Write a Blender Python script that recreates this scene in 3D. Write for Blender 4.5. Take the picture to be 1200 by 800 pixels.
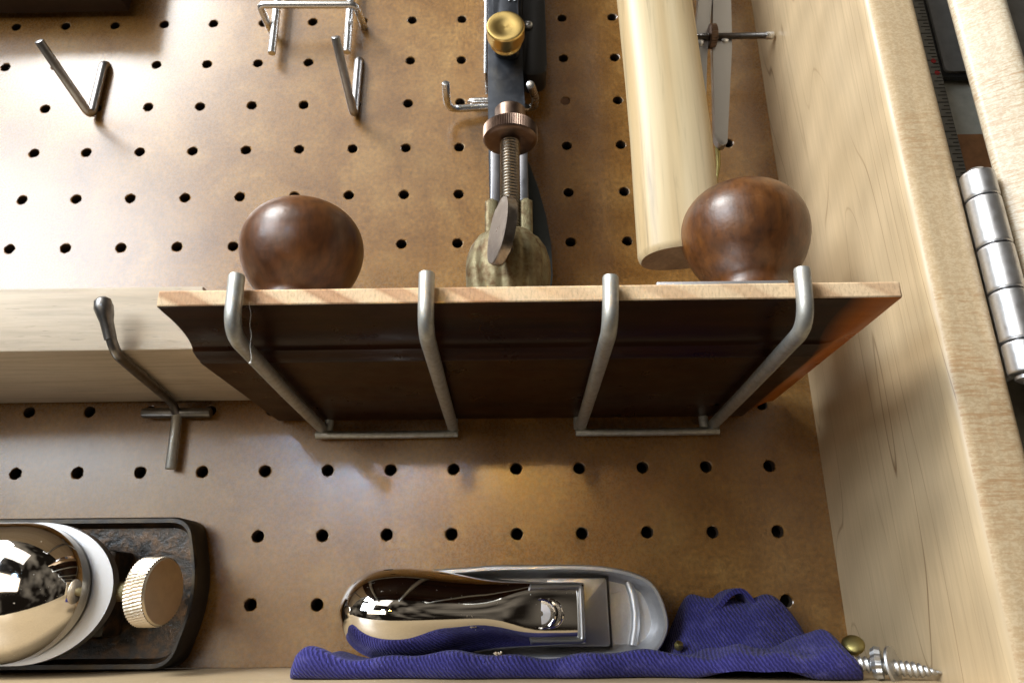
import bpy, bmesh, math, random
from mathutils import Vector, Matrix
random.seed(7)
for o in list(bpy.data.objects):
    bpy.data.objects.remove(o)
scene = bpy.context.scene
COL = scene.collection
MM = 0.001

# ------------------------------------------------------------------ camera
cam_d = bpy.data.cameras.new("camera")
cam = bpy.data.objects.new("camera", cam_d)
COL.objects.link(cam)
cam.location = (0.0274686, -0.2920615, -0.2789124)
cam.rotation_mode = 'XYZ'
cam.rotation_euler = (1.91476971, 0.0075715, 0.01419506)
cam_d.sensor_width = 36.0
cam_d.sensor_fit = 'HORIZONTAL'
cam_d.lens = 849.949 / 1200 * 36.0
cam_d.clip_start = 0.005
cam_d.clip_end = 50
cam_d.dof.use_dof = True
cam_d.dof.focus_distance = 0.245
cam_d.dof.aperture_fstop = 26
scene.camera = cam

# ------------------------------------------------------------------ world and lamps
world = bpy.data.worlds.new("World")
scene.world = world
world.use_nodes = True
wn = world.node_tree.nodes
wl = world.node_tree.links
wbg = wn["Background"]
wtc = wn.new("ShaderNodeTexCoord")
wno = wn.new("ShaderNodeTexNoise")
wno.inputs["Scale"].default_value = 2.2
wno.inputs["Detail"].default_value = 2
wno.inputs["Roughness"].default_value = 0.65
wrp = wn.new("ShaderNodeValToRGB")
wrp.color_ramp.elements[0].position = 0.46
wrp.color_ramp.elements[0].color = (0.08, 0.06, 0.045, 1)
wrp.color_ramp.elements[1].position = 0.70
wrp.color_ramp.elements[1].color = (2.2, 1.9, 1.5, 1)
wl.new(wtc.outputs["Generated"], wno.inputs["Vector"])
wl.new(wno.outputs["Fac"], wrp.inputs["Fac"])
wl.new(wrp.outputs["Color"], wbg.inputs["Color"])
wbg.inputs["Strength"].default_value = 0.12

def area(name, direction, dist, size, power, color, target=(0.0, -0.04, -0.16), sy=None, spread=180):
    d = bpy.data.lights.new(name, 'AREA')
    d.energy = power
    d.color = color
    d.shape = 'RECTANGLE'
    d.size = size
    d.size_y = sy or size
    d.spread = math.radians(spread)
    o = bpy.data.objects.new(name, d)
    COL.objects.link(o)
    v = Vector(direction).normalized()
    o.location = Vector(target) + v * dist
    o.rotation_euler = v.to_track_quat('Z', 'Y').to_euler()
    return o

area("window_light", (-0.69, -0.69, 0.325), 1.5, 0.66, 20.5, (0.82, 0.91, 1.0), target=(0.0, 0, -0.18), sy=0.60)
area("overhead_light", (-0.64, -0.48, 0.80), 1.6, 0.50, 36.0, (0.98, 0.985, 0.97), sy=0.46)
area("ceiling_bounce", (-0.42, -0.80, 0.74), 1.6, 1.1, 4.2, (1.0, 0.95, 0.88), sy=0.6)
area("room_light", (-0.42, -0.90, 0.10), 1.5, 0.92, 3.6, (1.0, 0.86, 0.68), target=(0.0, 0, -0.25), sy=0.34)
area("cool_lamp", (-0.200, -0.960, 0.226), 1.45, 0.10, 0.010, (0.46, 0.68, 1.0), target=(-0.045, 0, -0.236), sy=0.05, spread=9)
area("warm_lamp", (-0.035, -0.97, 0.238), 1.3, 0.10, 0.0046, (1.0, 0.56, 0.13), target=(0.012, 0, -0.246), sy=0.05, spread=4.6)

scene.view_settings.view_transform = 'Standard'
scene.view_settings.look = 'None'
scene.view_settings.exposure = 0.0
scene.view_settings.gamma = 1.0
scene.view_settings.use_curve_mapping = False
scene.render.engine = 'CYCLES'

# ------------------------------------------------------------------ helpers
def finish(name, bm, mats, parent=None, origin=(0, 0, 0), angle=38, smooth=True):
    """bm holds mm coordinates in place; origin (mm) is where the object sits."""
    bmesh.ops.recalc_face_normals(bm, faces=bm.faces[:])
    o3 = Vector(origin)
    for v in bm.verts:
        v.co = (v.co - o3) * MM
    if smooth:
        lim = math.radians(angle)
        for f in bm.faces:
            f.smooth = True
        for e in bm.edges:
            e.smooth = e.calc_face_angle(0.0) < lim if len(e.link_faces) == 2 else False
    me = bpy.data.meshes.new(name)
    bm.to_mesh(me)
    bm.free()
    if not isinstance(mats, (list, tuple)):
        mats = [mats]
    for m in mats:
        me.materials.append(m)
    ob = bpy.data.objects.new(name, me)
    COL.objects.link(ob)
    if parent:
        ob.parent = parent
        # parent origin is stored on the empty; child coordinates are relative to it
        ob.location = (o3 - Vector(parent["_o"])) * MM if "_o" in parent else o3 * MM
    else:
        ob.location = o3 * MM
    return ob

def part(name, bm, mats, parent, **k):
    return finish(name, bm, mats, parent, origin=k.pop("origin", ORI[parent.name]), **k)

ORI = {}
def thing(name, label, cat, origin, group=None):
    e = bpy.data.objects.new(name, None)
    e.empty_display_size = 0.01
    COL.objects.link(e)
    e.location = Vector(origin) * MM
    e["label"] = label
    e["category"] = cat
    if group:
        e["group"] = group
    ORI[e.name] = Vector(origin)
    return e

def child(name, bm, mats, parent, root, **k):
    """mesh part below parent; all coordinates are in mm in place, root is the thing."""
    ob = finish(name, bm, mats, None, ORI[root.name], **k)
    ob.location = (0, 0, 0)
    ob.parent = parent
    return ob

def tag(o, label, cat, group=None):
    o["label"] = label
    o["category"] = cat
    if group:
        o["group"] = group
    return o

def box(bm, x0, x1, y0, y1, z0, z1, bev=0, seg=2, mi=0):
    vs = [bm.verts.new((x, y, z)) for x in (x0, x1) for y in (y0, y1) for z in (z0, z1)]
    fs = [bm.faces.new([vs[i] for i in q]) for q in
          ((0, 1, 3, 2), (4, 6, 7, 5), (0, 4, 5, 1), (2, 3, 7, 6), (0, 2, 6, 4), (1, 5, 7, 3))]
    for f in fs:
        f.material_index = mi
    if bev:
        es = list({e for f in fs for e in f.edges})
        bmesh.ops.bevel(bm, geom=es, offset=bev, segments=seg, profile=0.5, affect='EDGES')
    return fs

def fillet(pts, rad, n=6):
    pts = [Vector(p) for p in pts]
    out = [pts[0]]
    for i in range(1, len(pts) - 1):
        a, b, c = pts[i - 1], pts[i], pts[i + 1]
        u = (a - b); w = (c - b)
        r = min(rad, u.length * 0.48, w.length * 0.48)
        p0 = b + u.normalized() * r
        p2 = b + w.normalized() * r
        for k in range(n + 1):
            t = k / n
            out.append(p0 * (1 - t) ** 2 + b * 2 * t * (1 - t) + p2 * t * t)
    out.append(pts[-1])
    return out

def tube(bm, pts, r, seg=14, radii=None, cap_round=0.0, mi=0):
    pts = [Vector(p) for p in pts]
    if radii is None:
        radii = [r] * len(pts)
    if cap_round:
        d0 = (pts[0] - pts[1]).normalized(); d1 = (pts[-1] - pts[-2]).normalized()
        c = cap_round
        pts = [pts[0]] + [pts[0] - d0 * c * 0.3] + [pts[0] - d0 * c] + pts[1:-1] + [pts[-1] - d1 * c] + [pts[-1] - d1 * c * 0.3] + [pts[-1]]
        radii = [radii[0] - c, radii[0] - c * 0.3, radii[0]] + list(radii[1:-1]) + [radii[-1], radii[-1] - c * 0.3, radii[-1] - c]
    rings = []
    t = (pts[1] - pts[0]).normalized()
    n = t.orthogonal().normalized()
    for i, p in enumerate(pts):
        if i == 0:
            tn = (pts[1] - pts[0]).normalized()
        elif i == len(pts) - 1:
            tn = (pts[-1] - pts[-2]).normalized()
        else:
            tn = ((pts[i] - pts[i - 1]).normalized() + (pts[i + 1] - pts[i]).normalized())
            tn = tn.normalized() if tn.length > 1e-6 else t
        n = (n - tn * n.dot(tn)).normalized()
        b = tn.cross(n)
        rings.append([bm.verts.new(p + (n * math.cos(2 * math.pi * k / seg) + b * math.sin(2 * math.pi * k / seg)) * radii[i]) for k in range(seg)])
        t = tn
    fs = []
    for a, b in zip(rings, rings[1:]):
        for k in range(seg):
            fs.append(bm.faces.new((a[k], a[(k + 1) % seg], b[(k + 1) % seg], b[k])))
    fs.append(bm.faces.new(rings[0][::-1]))
    fs.append(bm.faces.new(rings[-1]))
    for f in fs:
        f.material_index = mi
    return fs

def lathe(bm, prof, origin, axis=(0, 0, 1), seg=48, mod=None, mi=0, ref=None):
    """prof: list of (radius, height). mod(angle, i) multiplies the radius."""
    o = Vector(origin)
    ax = Vector(axis).normalized()
    n = (Vector(ref) - ax * Vector(ref).dot(ax)).normalized() if ref else ax.orthogonal().normalized()
    b = ax.cross(n)
    rings = []
    for i, (r, h) in enumerate(prof):
        if r < 1e-5:
            rings.append([bm.verts.new(o + ax * h)])
            continue
        ring = []
        for k in range(seg):
            a = 2 * math.pi * k / seg
            rr = r * (mod(a, i) if mod else 1)
            ring.append(bm.verts.new(o + ax * h + (n * math.cos(a) + b * math.sin(a)) * rr))
        rings.append(ring)
    fs = []
    for A, B in zip(rings, rings[1:]):
        for k in range(seg):
            k2 = (k + 1) % seg
            if len(A) == 1 and len(B) == 1:
                continue
            if len(A) == 1:
                fs.append(bm.faces.new((A[0], B[k2], B[k])))
            elif len(B) == 1:
                fs.append(bm.faces.new((A[k], A[k2], B[0])))
            else:
                fs.append(bm.faces.new((A[k], A[k2], B[k2], B[k])))
    if len(rings[0]) > 1:
        fs.append(bm.faces.new(rings[0][::-1]))
    if len(rings[-1]) > 1:
        fs.append(bm.faces.new(rings[-1]))
    for f in fs:
        f.material_index = mi
    return fs

def prism(bm, outline, d0, d1, plane='xz', bev=0, seg=2, mi=0):
    """outline: 2D points; plane 'xz' extrudes along y, 'xy' along z, 'yz' along x."""
    def P(a, b, d):
        return {'xz': (a, d, b), 'xy': (a, b, d), 'yz': (d, a, b)}[plane]
    A = [bm.verts.new(P(a, b, d0)) for a, b in outline]
    B = [bm.verts.new(P(a, b, d1)) for a, b in outline]
    n = len(A)
    fs = [bm.faces.new(A), bm.faces.new(B[::-1])]
    capedges = list(fs[0].edges) + list(fs[1].edges)
    for i in range(n):
        j = (i + 1) % n
        fs.append(bm.faces.new((A[i], B[i], B[j], A[j])))
    for f in fs:
        f.material_index = mi
    if bev:
        bmesh.ops.bevel(bm, geom=capedges, offset=bev, segments=seg, profile=0.5, affect='EDGES')
    return fs

def round_poly(pts, rad, n=6):
    """closed 2D polygon with rounded corners; rad a number or list"""
    out = []
    m = len(pts)
    for i in range(m):
        a, b, c = Vector(pts[i - 1]), Vector(pts[i]), Vector(pts[(i + 1) % m])
        r = rad[i] if isinstance(rad, (list, tuple)) else rad
        u, w = a - b, c - b
        r = min(r, u.length * 0.49, w.length * 0.49)
        if r < 1e-3:
            out.append(tuple(b)); continue
        p0 = b + u.normalized() * r; p2 = b + w.normalized() * r
        for k in range(n + 1):
            t = k / n
            q = p0 * (1 - t) ** 2 + b * 2 * t * (1 - t) + p2 * t * t
            out.append((q.x, q.y))
    return out

# ------------------------------------------------------------------ materials
class NT:
    def __init__(self, name):
        self.m = bpy.data.materials.new(name)
        self.m.use_nodes = True
        self.t = self.m.node_tree
        self.b = self.t.nodes["Principled BSDF"]
        self.tc = self.t.nodes.new("ShaderNodeTexCoord")
    def node(self, typ, **kw):
        n = self.t.nodes.new(typ)
        for k, v in kw.items():
            setattr(n, k, v)
        return n
    def link(self, a, b):
        self.t.links.new(a, b)
    def mapping(self, scale=(1, 1, 1), rot=(0, 0, 0), loc=(0, 0, 0), src=None):
        n = self.node("ShaderNodeMapping")
        n.inputs["Scale"].default_value = scale
        n.inputs["Rotation"].default_value = rot
        n.inputs["Location"].default_value = loc
        self.link(src or self.tc.outputs["Object"], n.inputs["Vector"])
        return n.outputs["Vector"]
    def noise(self, vec, scale, detail=4, rough=0.55, dist=0.0):
        n = self.node("ShaderNodeTexNoise")
        n.inputs["Scale"].default_value = scale
        n.inputs["Detail"].default_value = detail
        n.inputs["Roughness"].default_value = rough
        n.inputs["Distortion"].default_value = dist
        self.link(vec, n.inputs["Vector"])
        return n.outputs["Fac"]
    def wave(self, vec, scale, dist=0, detail=2, dscale=1, direction='X', profile='SIN'):
        n = self.node("ShaderNodeTexWave")
        n.wave_type = 'BANDS'; n.bands_direction = direction; n.wave_profile = profile
        n.inputs["Scale"].default_value = scale
        n.inputs["Distortion"].default_value = dist
        n.inputs["Detail"].default_value = detail
        n.inputs["Detail Scale"].default_value = dscale
        self.link(vec, n.inputs["Vector"])
        return n.outputs["Fac"]
    def ramp(self, fac, stops, interp='LINEAR'):
        n = self.node("ShaderNodeValToRGB")
        cr = n.color_ramp
        cr.interpolation = interp
        while len(cr.elements) < len(stops):
            cr.elements.new(0.5)
        for e, (p, c) in zip(cr.elements, stops):
            e.position = p
            e.color = (c, c, c, 1) if isinstance(c, (int, float)) else (*c, 1)
        self.link(fac, n.inputs["Fac"])
        return n.outputs["Color"]
    def mix(self, fac, a, b, mode='MIX'):
        n = self.node("ShaderNodeMix")
        n.data_type = 'RGBA'; n.blend_type = mode
        for sock, v in ((n.inputs[0], fac), (n.inputs[6], a), (n.inputs[7], b)):
            if isinstance(v, (int, float)):
                sock.default_value = v
            elif isinstance(v, tuple):
                sock.default_value = (*v, 1)
            else:
                self.link(v, sock)
        return n.outputs[2]
    def math(self, op, a, b=0.0):
        n = self.node("ShaderNodeMath"); n.operation = op
        for sock, v in ((n.inputs[0], a), (n.inputs[1], b)):
            if isinstance(v, (int, float)):
                sock.default_value = v
            else:
                self.link(v, sock)
        return n.outputs[0]
    def set(self, **kw):
        for k, v in kw.items():
            s = self.b.inputs[k.replace("_", " ")]
            if isinstance(v, (int, float)):
                s.default_value = v
            elif isinstance(v, tuple):
                s.default_value = (*v, 1)
            else:
                self.link(v, s)
    def bump(self, h, strength=0.2, dist=0.0005):
        n = self.node("ShaderNodeBump")
        n.inputs["Strength"].default_value = strength
        n.inputs["Distance"].default_value = dist
        self.link(h, n.inputs["Height"])
        self.link(n.outputs["Normal"], self.b.inputs["Normal"])

def m_hardboard():
    t = NT("hardboard")
    o = t.tc.outputs["Object"]
    big = t.noise(o, 38, 5, 0.6, 0.4)
    mid = t.noise(o, 260, 4, 0.65)
    fine = t.noise(o, 1050, 4, 0.72)
    c = t.ramp(big, [(0.28, (0.160, 0.071, 0.015)), (0.5, (0.228, 0.112, 0.028)), (0.72, (0.298, 0.165, 0.050))])
    c2 = t.ramp(mid, [(0.32, 0.88), (0.55, 1.0), (0.75, 1.09)])
    c = t.mix(1.0, c, c2, 'MULTIPLY')
    c3 = t.ramp(fine, [(0.3, 0.62), (0.55, 1.0), (0.8, 1.5)])
    c = t.mix(0.9, c, c3, 'MULTIPLY')
    r = t.ramp(fine, [(0.3, 0.33), (0.7, 0.22)])
    m2 = t.noise(o, 560, 3, 0.6)
    c = t.mix(0.9, c, t.ramp(m2, [(0.34, 0.74), (0.5, 1.0), (0.68, 1.3)]), 'MULTIPLY')
    sp = t.noise(o, 420, 2, 0.5)
    c = t.mix(t.math('MULTIPLY', t.ramp(sp, [(0.775, 0.0), (0.80, 1.0)]), 0.6), c, (0.42, 0.33, 0.22))
    dk = t.noise(t.mapping(loc=(3, 1, 2)), 330, 2, 0.5)
    c = t.mix(t.math('MULTIPLY', t.ramp(dk, [(0.74, 0.0), (0.79, 1.0)]), 0.7), c, (0.03, 0.015, 0.006))
    t.set(Base_Color=c, Roughness=r, Specular_IOR_Level=0.75)
    t.b.inputs["Coat Weight"].default_value = 0.0
    t.link(t.ramp(fine, [(0.3, 0.27), (0.7, 0.18)]), t.b.inputs["Coat Roughness"])
    t.bump(t.math('ADD', t.math('MULTIPLY', mid, 1.0), t.math('MULTIPLY', fine, 0.9)), 0.13, 0.0001)
    return t.m

def maple(name, base=(0.50, 0.388, 0.243), lines=0.9, curl=0.35):
    t = NT(name)
    v = t.mapping(scale=(15, 15, 1.5), loc=(0.3, 0.1, 0))
    n1 = t.noise(v, 1.7, 1.5, 0.4, 0.0)
    k = t.math('MULTIPLY', n1, 17.0)
    fr = t.math('FRACT', k)
    ln = t.ramp(fr, [(0.0, 0.0), (0.945, 0.0), (0.975, 1.0), (1.0, 0.1)])
    brk = t.ramp(t.noise(t.mapping(scale=(40, 40, 7)), 1.0, 3), [(0.36, 0.0), (0.62, 1.0)])
    ln = t.mix(1.0, ln, brk, 'MULTIPLY')
    grain = t.noise(t.mapping(scale=(900, 900, 45)), 1.0, 4, 0.6)
    g = t.ramp(grain, [(0.3, 0.90), (0.7, 1.06)])
    c = t.mix(1.0, base, g, 'MULTIPLY')
    cw = t.wave(t.mapping(rot=(math.radians(28), 0, 0)), 13, 5.0, 3, 1.4, 'Z')
    cv = t.noise(t.mapping(scale=(1, 1, 1)), 16, 3)
    cr = t.ramp(cw, [(0.0, 0.82), (1.0, 1.08)])
    c = t.mix(t.math('MULTIPLY', cv, curl * 2), c, t.mix(1.0, c, cr, 'MULTIPLY'))
    blot = t.ramp(t.noise(o := t.tc.outputs["Object"], 22, 3), [(0.3, (0.93, 0.90, 0.85)), (0.7, (1.05, 1.04, 1.03))])
    c = t.mix(1.0, c, blot, 'MULTIPLY')
    c = t.mix(t.math('MULTIPLY', ln, lines), c, (0.15, 0.08, 0.03))
    t.set(Base_Color=c, Roughness=t.ramp(cw, [(0, 0.42), (1, 0.34)]), Specular_IOR_Level=0.42)
    t.bump(grain, 0.06, 0.0002)
    return t.m

def maple_edge(name, base=(0.55, 0.425, 0.265)):
    t = NT(name)
    fl = t.noise(t.mapping(scale=(850, 850, 1500)), 1.0, 3, 0.6, 0.8)
    a = t.ramp(fl, [(0.44, 1.0), (0.58, 0.0)])
    dash = t.noise(t.mapping(scale=(150, 150, 1500)), 1.0, 3, 0.6, 0.3)
    d = t.ramp(dash, [(0.50, 0.0), (0.60, 1.0)])
    reg = t.ramp(t.noise(t.mapping(scale=(3, 3, 22)), 1.0, 2), [(0.42, 0.0), (0.58, 1.0)])
    c = t.mix(t.math('MULTIPLY', a, 0.42), base, (0.36, 0.225, 0.105))
    c = t.mix(t.math('MULTIPLY', t.mix(1.0, d, reg, 'MULTIPLY'), 0.6), c, (0.36, 0.19, 0.075))
    lon = t.ramp(t.noise(t.mapping(scale=(420, 420, 25)), 1.0, 3), [(0.3, 0.90), (0.7, 1.06)])
    c = t.mix(1.0, c, lon, 'MULTIPLY')
    t.set(Base_Color=c, Roughness=0.38, Specular_IOR_Level=0.4)
    t.bump(fl, 0.05, 0.0002)
    return t.m

def m_pine_edge():
    t = NT("pine_edge")
    w = t.wave(t.mapping(rot=(0, math.radians(62), 0), scale=(1, 1, 1.0), loc=(0.013, 0, 0)), 30, 4.0, 1, 0.5, 'X')
    v2 = t.noise(t.tc.outputs["Object"], 11, 2)
    c = t.ramp(w, [(0.10, (0.68, 0.50, 0.31)), (0.50, (0.64, 0.45, 0.275)), (0.78, (0.42, 0.235, 0.125)), (1.0, (0.47, 0.28, 0.155))])
    c = t.mix(t.ramp(v2, [(0.50, 0.0), (0.66, 0.7)]), c, (0.66, 0.49, 0.30))
    sp = t.noise(t.mapping(scale=(1, 1, 0.4)), 1500, 3, 0.7)
    c = t.mix(1.0, c, t.ramp(sp, [(0.28, 0.70), (0.5, 1.0), (0.75, 1.14)]), 'MULTIPLY')
    t.set(Base_Color=c, Roughness=0.7, Specular_IOR_Level=0.2)
    t.bump(sp, 0.35, 0.0004)
    return t.m

def m_pine_block():
    t = NT("pale_pine")
    g = t.noise(t.mapping(scale=(28, 500, 500)), 1.0, 5, 0.62, 0.3)
    b = t.noise(t.mapping(scale=(8, 70, 70)), 1.0, 3, 0.5)
    c = t.ramp(b, [(0.3, (0.49, 0.395, 0.285)), (0.7, (0.56, 0.47, 0.36))])
    c = t.mix(1.0, c, t.ramp(g, [(0.3, 0.80), (0.55, 1.0), (0.75, 1.10)]), 'MULTIPLY')
    por = t.ramp(t.noise(t.mapping(scale=(120, 1600, 1600)), 1.0, 2, 0.6), [(0.30, 0.6), (0.38, 1.0)])
    c = t.mix(0.7, c, por, 'MULTIPLY')
    t.set(Base_Color=c, Roughness=0.62, Specular_IOR_Level=0.25)
    t.bump(g, 0.22, 0.0004)
    return t.m

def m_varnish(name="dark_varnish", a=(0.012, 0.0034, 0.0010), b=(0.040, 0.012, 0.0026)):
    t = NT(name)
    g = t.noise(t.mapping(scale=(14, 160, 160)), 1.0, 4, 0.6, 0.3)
    c = t.ramp(g, [(0.3, a), (0.7, b)])
    if name == "painted_orange_bounce":      # warm bounce off the maple side painted in, growing towards the bevelled end
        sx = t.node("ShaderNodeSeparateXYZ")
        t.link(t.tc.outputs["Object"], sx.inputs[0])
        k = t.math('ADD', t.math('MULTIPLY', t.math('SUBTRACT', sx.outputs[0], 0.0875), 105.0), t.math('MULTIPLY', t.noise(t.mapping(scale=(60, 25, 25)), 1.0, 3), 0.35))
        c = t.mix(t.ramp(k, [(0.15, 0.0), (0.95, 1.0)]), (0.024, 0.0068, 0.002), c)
    du = t.noise(t.tc.outputs["Object"], 700, 2, 0.5)
    c = t.mix(t.math('MULTIPLY', t.ramp(du, [(0.76, 0.0), (0.80, 1.0)]), 0.4), c, (0.16, 0.12, 0.08))
    scv = t.noise(t.mapping(scale=(30, 900, 30), rot=(0, 0, 0.5)), 1.0, 2, 0.5)
    c = t.mix(t.math('MULTIPLY', t.ramp(scv, [(0.70, 0.0), (0.76, 1.0)]), 0.22), c, (0.14, 0.07, 0.03))
    t.set(Base_Color=c, Roughness=t.ramp(t.noise(t.tc.outputs["Object"], 60, 4, 0.6), [(0.3, 0.24), (0.7, 0.42)]), Specular_IOR_Level=0.22)
    t.b.inputs["Coat Weight"].default_value = 0.0
    t.b.inputs["Coat Roughness"].default_value = 0.12
    t.bump(g, 0.05, 0.0003)
    return t.m

def m_knob():
    t = NT("rosewood")
    n = t.noise(t.mapping(scale=(1, 1, 1.1)), 42, 5, 0.6, 0.6)
    g = t.noise(t.mapping(scale=(500, 500, 70)), 1.0, 4, 0.6)
    c = t.ramp(n, [(0.26, (0.038, 0.013, 0.004)), (0.46, (0.085, 0.029, 0.007)), (0.64, (0.145, 0.052, 0.010)), (0.82, (0.25, 0.095, 0.017))])
    c = t.mix(1.0, c, t.ramp(g, [(0.3, 0.62), (0.6, 1.05)]), 'MULTIPLY')
    v = t.node("ShaderNodeTexVoronoi"); v.feature = 'DISTANCE_TO_EDGE'
    v.inputs["Scale"].default_value = 95
    t.link(t.mapping(scale=(1.0, 0.3, 1.6), rot=(0.4, 0.9, 0.2)), v.inputs["Vector"])
    sc = t.ramp(v.outputs["Distance"], [(0.0, 1.0), (0.012, 0.0)])
    msk = t.ramp(t.noise(t.tc.outputs["Object"], 90, 2), [(0.58, 0.0), (0.70, 1.0)])
    sc = t.mix(1.0, sc, msk, 'MULTIPLY')
    c = t.mix(t.math('MULTIPLY', sc, 0.3), c, (0.34, 0.2, 0.1))
    d = t.noise(t.tc.outputs["Object"], 210, 3, 0.6)
    t.set(Base_Color=c, Roughness=t.ramp(d, [(0.35, 0.33), (0.7, 0.46)]), Specular_IOR_Level=0.5)
    t.b.inputs["Coat Weight"].default_value = 0.1
    t.b.inputs["Coat Roughness"].default_value = 0.25
    h = t.math('SUBTRACT', t.math('ADD', d, t.math('MULTIPLY', g, 0.2)), t.math('MULTIPLY', sc, 0.4))
    t.bump(h, 0.22, 0.0007)
    return t.m

def metal(name, col, rough, spot=None, scale=300, bump=0.0, amount=0.5, rvar=0.08, metallic=1.0):
    t = NT(name)
    n = t.noise(t.tc.outputs["Object"], scale, 5, 0.65)
    if spot:
        c = t.mix(t.math('MULTIPLY', t.ramp(n, [(0.45, 0.0), (0.66, 1.0)]), amount), col, spot)
    else:
        c = t.mix(1.0, col, t.ramp(n, [(0.3, 0.9), (0.7, 1.05)]), 'MULTIPLY')
    t.set(Base_Color=c, Metallic=metallic, Roughness=t.ramp(n, [(0.3, max(0.02, rough - rvar)), (0.7, rough + rvar)]))
    if bump:
        t.bump(n, bump, 0.0004)
    return t.m

def m_denim():
    t = NT("indigo_denim")
    w = t.wave(t.mapping(rot=(0, math.radians(38), 0.3)), 300, 3.5, 3, 2.5, 'X')
    n = t.noise(t.tc.outputs["Object"], 800, 4, 0.7)
    b = t.noise(t.tc.outputs["Object"], 60, 3)
    c = t.ramp(w, [(0.1, (0.022, 0.020, 0.100)), (0.85, (0.043, 0.040, 0.185))])
    c = t.mix(1.0, c, t.ramp(b, [(0.3, 0.75), (0.7, 1.2)]), 'MULTIPLY')
    lint = t.ramp(n, [(0.66, 0.0), (0.78, 1.0)])
    c = t.mix(t.math('MULTIPLY', lint, 0.4), c, (0.30, 0.30, 0.40))
    wear = t.ramp(t.noise(t.mapping(scale=(1, 1, 1.6)), 130, 4, 0.7), [(0.52, 0.0), (0.74, 1.0)])
    c = t.mix(t.math('MULTIPLY', wear, 0.45), c, (0.115, 0.105, 0.30))
    t.set(Base_Color=c, Roughness=0.92, Specular_IOR_Level=0.1)
    t.b.inputs["Sheen Weight"].default_value = 0.08
    t.bump(t.math('ADD', w, t.math('MULTIPLY', n, 0.6)), 0.7, 0.0006)
    return t.m

def m_handle():
    t = NT("hickory")
    g = t.noise(t.mapping(scale=(330, 330, 14)), 1.0, 5, 0.62, 0.5)
    b = t.noise(t.mapping(scale=(70, 70, 5)), 1.0, 2, 0.5, 0.4)
    c = t.ramp(b, [(0.3, (0.45, 0.325, 0.17)), (0.55, (0.55, 0.44, 0.265)), (0.75, (0.60, 0.505, 0.34))])
    c = t.mix(1.0, c, t.ramp(g, [(0.26, 0.56), (0.44, 0.95), (0.75, 1.08)]), 'MULTIPLY')
    t.set(Base_Color=c, Roughness=0.42, Specular_IOR_Level=0.4)
    t.bump(g, 0.08, 0.0003)
    return t.m

def m_endgrain():
    t = NT("end_grain")
    n = t.noise(t.tc.outputs["Object"], 700, 4, 0.65)
    b = t.noise(t.tc.outputs["Object"], 60, 3, 0.6)
    c = t.ramp(b, [(0.3, (0.15, 0.08, 0.032)), (0.7, (0.30, 0.18, 0.085))])
    c = t.mix(1.0, c, t.ramp(n, [(0.3, 0.7), (0.7, 1.1)]), 'MULTIPLY')
    t.set(Base_Color=c, Roughness=0.8)
    return t.m

def plain(name, col, rough=0.6, metallic=0.0, var=0.15, scale=200, bump=0.0):
    t = NT(name)
    n = t.noise(t.tc.outputs["Object"], scale, 4, 0.6)
    c = t.mix(1.0, col, t.ramp(n, [(0.3, 1 - var), (0.7, 1 + var)]), 'MULTIPLY')
    t.set(Base_Color=c, Roughness=rough, Metallic=metallic)
    if bump:
        t.bump(n, bump, 0.0004)
    return t.m

HARDBOARD = m_hardboard()
MAPLE = maple("maple")
MAPLE_EDGE = maple_edge("maple_edge")
MAPLE_PALE = maple_edge("maple_door_edge", (0.60, 0.53, 0.40))
MAPLE_SHELF = maple("maple_shelf", lines=0.15)
PINE_EDGE = m_pine_edge()
PINE = m_pine_block()
VARNISH = m_varnish()
BEVEL_BOUNCE = m_varnish("painted_orange_bounce", (0.46, 0.115, 0.010), (0.60, 0.175, 0.014))  # bevel underside: light reflected from the lit side panel, put into the colour
ROSEWOOD = m_knob()
HICKORY = m_handle()
ENDGRAIN = m_endgrain()
GALV = metal("galvanised_wire", (0.50, 0.50, 0.47), 0.50, (0.33, 0.30, 0.24), 420, 0.12, 0.55, metallic=0.75)
DARKWIRE = metal("dark_wire", (0.22, 0.21, 0.20), 0.38, (0.13, 0.12, 0.11), 300, 0.06)
GREYWIRE = metal("grey_wire", (0.40, 0.40, 0.41), 0.34, (0.26, 0.25, 0.24), 400, 0.05)
ZINC = metal("bright_zinc", (0.74, 0.75, 0.76), 0.28, (0.62, 0.63, 0.65), 380, 0.02, 0.3, rvar=0.04)
CHROME = metal("chrome", (0.80, 0.77, 0.73), 0.035, None, 60, 0, rvar=0.01)
def m_chrome():
    t = NT("chrome")
    o = t.tc.outputs["Object"]
    sc = t.noise(t.mapping(scale=(60, 1400, 1400), rot=(0.3, 0.5, 0.9)), 1.0, 2, 0.5)
    smear = t.noise(o, 55, 3, 0.6)
    dust = t.noise(o, 900, 2, 0.5)
    d = t.ramp(dust, [(0.735, 0.0), (0.76, 1.0)])
    c = t.mix(t.math('MULTIPLY', d, 0.8), (0.80, 0.77, 0.73), (0.55, 0.50, 0.42))
    r = t.math('ADD', t.math('MULTIPLY', t.ramp(smear, [(0.4, 0.0), (0.75, 1.0)]), 0.05), t.math('MULTIPLY', d, 0.5))
    t.set(Base_Color=c, Metallic=1.0, Roughness=t.math('ADD', r, 0.035))
    t.bump(sc, 0.012, 0.0002)
    return t.m
CHROME = m_chrome()
SATIN = metal("satin_steel", (0.36, 0.36, 0.365), 0.42, (0.40, 0.40, 0.40), 500, 0.01, 0.3, rvar=0.03)
NICKEL = metal("satin_grey_casting", (0.56, 0.56, 0.57), 0.46, (0.50, 0.50, 0.51), 900, 0.10, 0.5, rvar=0.04, metallic=0.85)
JAPAN = metal("black_japanning", (0.010, 0.009, 0.008), 0.46, (0.035, 0.022, 0.010), 130, 0.3, 0.3, metallic=0.0)
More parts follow.
